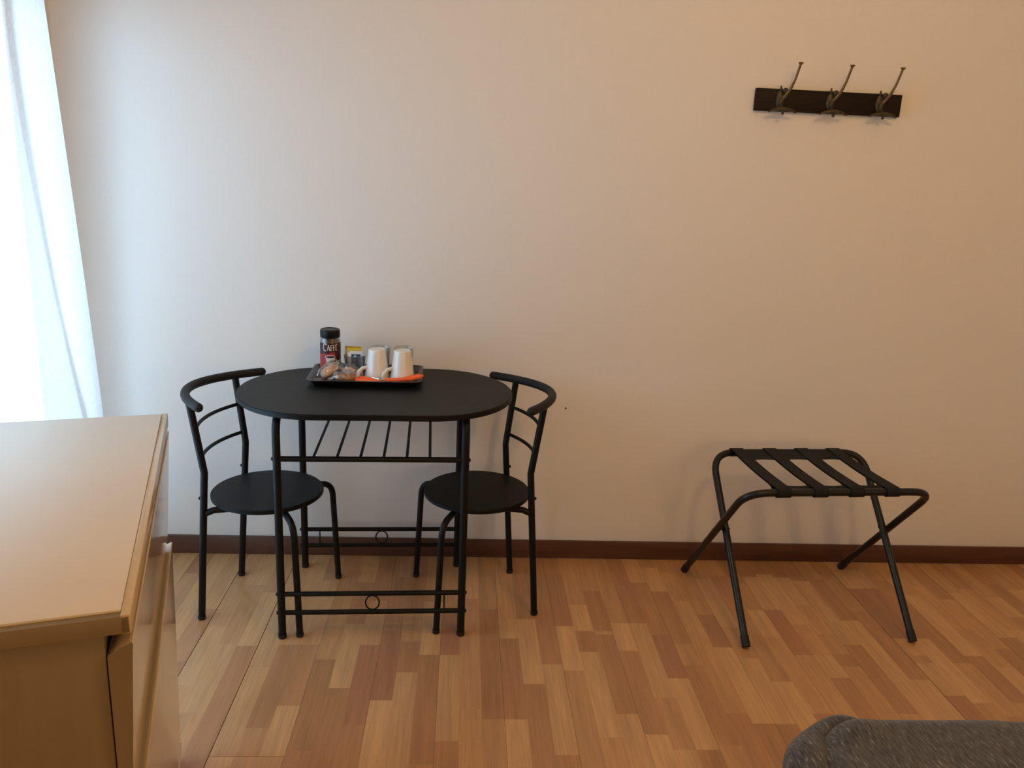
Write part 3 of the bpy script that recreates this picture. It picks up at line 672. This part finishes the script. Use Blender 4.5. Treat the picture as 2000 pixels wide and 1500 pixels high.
# wrapped pastries
def packet(name, label, loc, rz, L_, W_, Hh, m, seed, tilt=0, pitch=0):
    t = thing(name, label, 'snack packet', loc, rz, 'wrapped pastries on the tray'); t.rotation_euler = (tilt,pitch,rz)
    rn = random.Random(seed)
    def lump(L2,W2,H2,amp,flat,seed2):
        rn2 = random.Random(seed2); ph = [rn2.uniform(0,6.28) for _ in range(6)]
        bm = bmesh.new(); res = bmesh.ops.create_uvsphere(bm, u_segments=28, v_segments=16, radius=1)
        for v in bm.verts:
            x,y,z = v.co; s = math.copysign(abs(x)**flat,x); q = 1+amp*(math.sin(7*x+ph[0])*math.cos(5*y+ph[1])+.6*math.sin(13*x+ph[2]+4*y)+.5*math.sin(11*y+9*z+ph[3]))
            v.co = Vector((s*L2/2*q, y*W2/2*q, max(z,-.75)*H2/2*q+H2*.38))
        return bm
    obj('pastry', lump(L_*.72,W_*.72,Hh*.85,.07,1,seed), m, t, angle=180)
    obj('wrapper', lump(L_,W_,Hh*1.12,.09,1,seed+5), M['film'], t, angle=180)
    for s in (-1,1):
        bm = bmesh.new(); nn = 10; a = []; b = []
        for i in range(nn+1):
            u = i/nn-.5; zz = .010+.006*math.sin(i*2.3+seed); a.append(bm.verts.new((s*L_*.44,u*W_*.5,zz))); b.append(bm.verts.new((s*L_*.60,u*W_*.85,zz+.004*math.sin(i*1.7+seed))))
        for i in range(nn): bm.faces.new((a[i],a[i+1],b[i+1],b[i]))
        o = obj('wrapper_end', bm, M['film'], t); md = o.modifiers.new('s','SOLIDIFY'); md.thickness = .0006
packet('wrapped_pastry', 'long wrapped pastry in clear film lying slantwise in front of the coffee jar', (-.441,-.228,Z1+.013), math.radians(52), .104, .054, .044, M['biscuit'], 3, 0, -.34)
packet('wrapped_pastry', 'golden brown wrapped pastry in clear film next to the orange napkin', (-.387,-.266,Z1+.001), math.radians(4), .094, .054, .038, M['pastry'], 9)
packet('wrapped_pastry', 'wrapped pastry lying behind the golden brown one, below the tea sachets', (-.386,-.210,Z1+.001), math.radians(-12), .080, .046, .048, M['biscuit'], 14)

# ------------------------------------------------------------------ bed and bedspread
BX0, BX1, BY0, BY1, BZ = .622, 2.35, -3.60, -1.600, .50
bed = thing('bed', 'low bed under the dark grey bedspread at the lower right', 'bed', ((BX0+BX1)/2,(BY0+BY1)/2,0))
hx_, hy_ = (BX1-BX0)/2, (BY1-BY0)/2
boxo('mattress', (-hx_+.04,hx_-.04,-hy_+.03,hy_-.04,.27,.46), M['white'], bed, bev=.04, seg=4)
boxo('bed_base', (-hx_+.06,hx_-.06,-hy_+.05,hy_-.06,.12,.268), M['darkwood'], bed, bev=.01)
for sx in (-1,1):
    for sy in (-1,1): boxo('leg', (sx*(hx_-.12)-.03,sx*(hx_-.12)+.03,sy*(hy_-.12)-.03,sy*(hy_-.12)+.03,0,.119), M['darkwood'], bed, bev=.004)
bm = bmesh.new()
# rounded sheet: rings from the hem up and over the edge, then grid-like shrinking rings across the top
def ringpts(inset, rad, z, n=16, seg=26):
    a0,a1,b0,b1 = BX0+inset,BX1-inset,BY0+inset,BY1-inset; r = max(rad-inset,.012); P = []
    cs = [(a1-r,b1-r,0),(a0+r,b1-r,PI/2),(a0+r,b0+r,PI),(a1-r,b0+r,1.5*PI)]
    for q,(cx,cy,t0) in enumerate(cs):
        for k in range(n): t = t0+k/(n-1)*PI/2; P.append(Vector((cx+r*math.cos(t), cy+r*math.sin(t), z)))
        nx_ = cs[(q+1)%4]; t = t0+PI/2; A_ = P[-1]; t2 = nx_[2]; B_ = Vector((nx_[0]+r*math.cos(t2), nx_[1]+r*math.sin(t2), z))
        for k in range(1,seg): P.append(A_.lerp(B_,k/seg))
    return P
prof = [(0,.10),(0,.2),(0,.3),(-.002,.38),(0,.43)]+[(.055*(1-math.cos(a)), .445+.055*math.sin(a)) for a in (i/8*PI/2 for i in range(9))]+[(.07+.02*i*1.25**i, .5) for i in range(14)]
prof = [p for p in prof if p[0] < .83]
cc = Vector((BX0+.035,BY1-.06,0))
def wr(p, i):
    x,y,z = p
    n = .0015*math.sin(x*17+y*9)+.0012*math.sin(y*31-x*7)+.0012*math.sin(x*45+y*38)
    d = Vector((x-BX0,y-BY1))
    bump = .010*math.exp(-(((x-(BX0+.115))/.05)**2+((y-(BY1-.02))/.05)**2))
    # crease running diagonally off the corner
    s = (x-BX0)*.62-(y-BY1+.10)*-.0
    hem = .012*math.sin(x*24+y*26)*max(0,(.40-z)/.3)
    bul = .022*math.exp(-((d.x/.09)**2+((d.y+.10)/.09)**2))*(1 if z < .49 else .35)
    dr_ = -.014*math.exp(-(((d.x-.012+ (d.y+.16)*-.35)/.022)**2))*math.exp(-((d.y+.12)/.12)**2)*(1 if z > .46 else 0)
    return Vector((x-bul+hem, y+hem, z+n+bump+dr_))
rings = [[bm.verts.new(wr(p,i)) for i,p in enumerate(ringpts(ins,.17,z))] for ins,z in prof]
for a,b in zip(rings, rings[1:]):
    for k in range(len(a)): bm.faces.new((a[k],a[(k+1)%len(a)],b[(k+1)%len(a)],b[k]))
bm.faces.new(rings[-1])
bs = obj('bedspread', bm, M['bedspread'], angle=180); bs['label'] = 'dark grey chenille bedspread covering the bed at the lower right'; bs['category'] = 'bedspread'
bm = bmesh.new(); P = []; RR = []
for i in range(25):
    u = i/24; a = PI*.5+(u*1.35-.03)*PI/2; P.append((BX0+.152+.150*math.cos(a), BY1-.152+.150*math.sin(a)-.16*max(0,u-.72), 0.452-.10*max(0,u-.6)**1.2+.006*math.sin(u*9))); RR.append(.012+.034*math.sin(PI*min(1,u*1.15+.05)*.5)+.003*math.sin(u*14))
tube(bm, P, RR, 20); ball(bm, P[-1], RR[-1], (1,1,1), 16); obj('corner_fold', bm, M['bedspread'], bs, angle=180)

# ------------------------------------------------------------------ ceiling lamp (above and behind the camera's view)
cl = thing('ceiling_lamp', 'round white ceiling lamp giving the warm room light', 'lamp', (LAMP_POS[0],LAMP_POS[1],H))
bm = bmesh.new(); lathe(bm, [(0,0),(.05,0),(.05,-.02),(0,-.03)], 32); obj('canopy', bm, M['white'], cl)
dz = H-LAMP_POS[2]
tubeo('cord', [(0,0,-.02),(0,0,-dz+.085)], .004, M['white'], cl, 8)
sh = bpy.data.materials.new('lamp_glow'); sh.use_nodes = True; N = sh.node_tree.nodes; N.clear()
em = N.new('ShaderNodeEmission'); em.inputs[0].default_value = (*LAMP_C,1); em.inputs[1].default_value = LAMP_E/(4*PI*PI*.085**2)
out = N.new('ShaderNodeOutputMaterial'); sh.node_tree.links.new(em.outputs[0], out.inputs[0])
bm = bmesh.new(); ball(bm, (0,0,-dz), .085, seg=24); obj('globe', bm, sh, cl)

# ------------------------------------------------------------------ added fill lamp, unseen behind the camera, to brighten the walls
tl = thing('added_fill_lamp', 'added fill lamp with a warm glowing drum shade, unseen in the rear of the room', 'lamp', (1.75,-4.55,0))
bm = bmesh.new(); lathe(bm, [(0,0),(.15,0),(.15,.02),(.02,.035),(0,.035)], 32); obj('fill_lamp_base', bm, M['metal'], tl)
tubeo('pole', [(0,0,.03),(0,0,1.45)], .012, M['metal'], tl)
sh2 = bpy.data.materials.new('added_fill_glow'); sh2.use_nodes = True; N = sh2.node_tree.nodes; N.clear()
em = N.new('ShaderNodeEmission'); em.inputs[0].default_value = (*LAMP_C,1); em.inputs[1].default_value = ADDED_FILL_E/(PI*2*PI*.2*.34)
out = N.new('ShaderNodeOutputMaterial'); sh2.node_tree.links.new(em.outputs[0], out.inputs[0])
bm = bmesh.new(); lathe(bm, [(0,1.10),(.21,1.10),(.19,1.44),(0,1.44)], 32); obj('fill_lamp_shade', bm, sh2, tl)
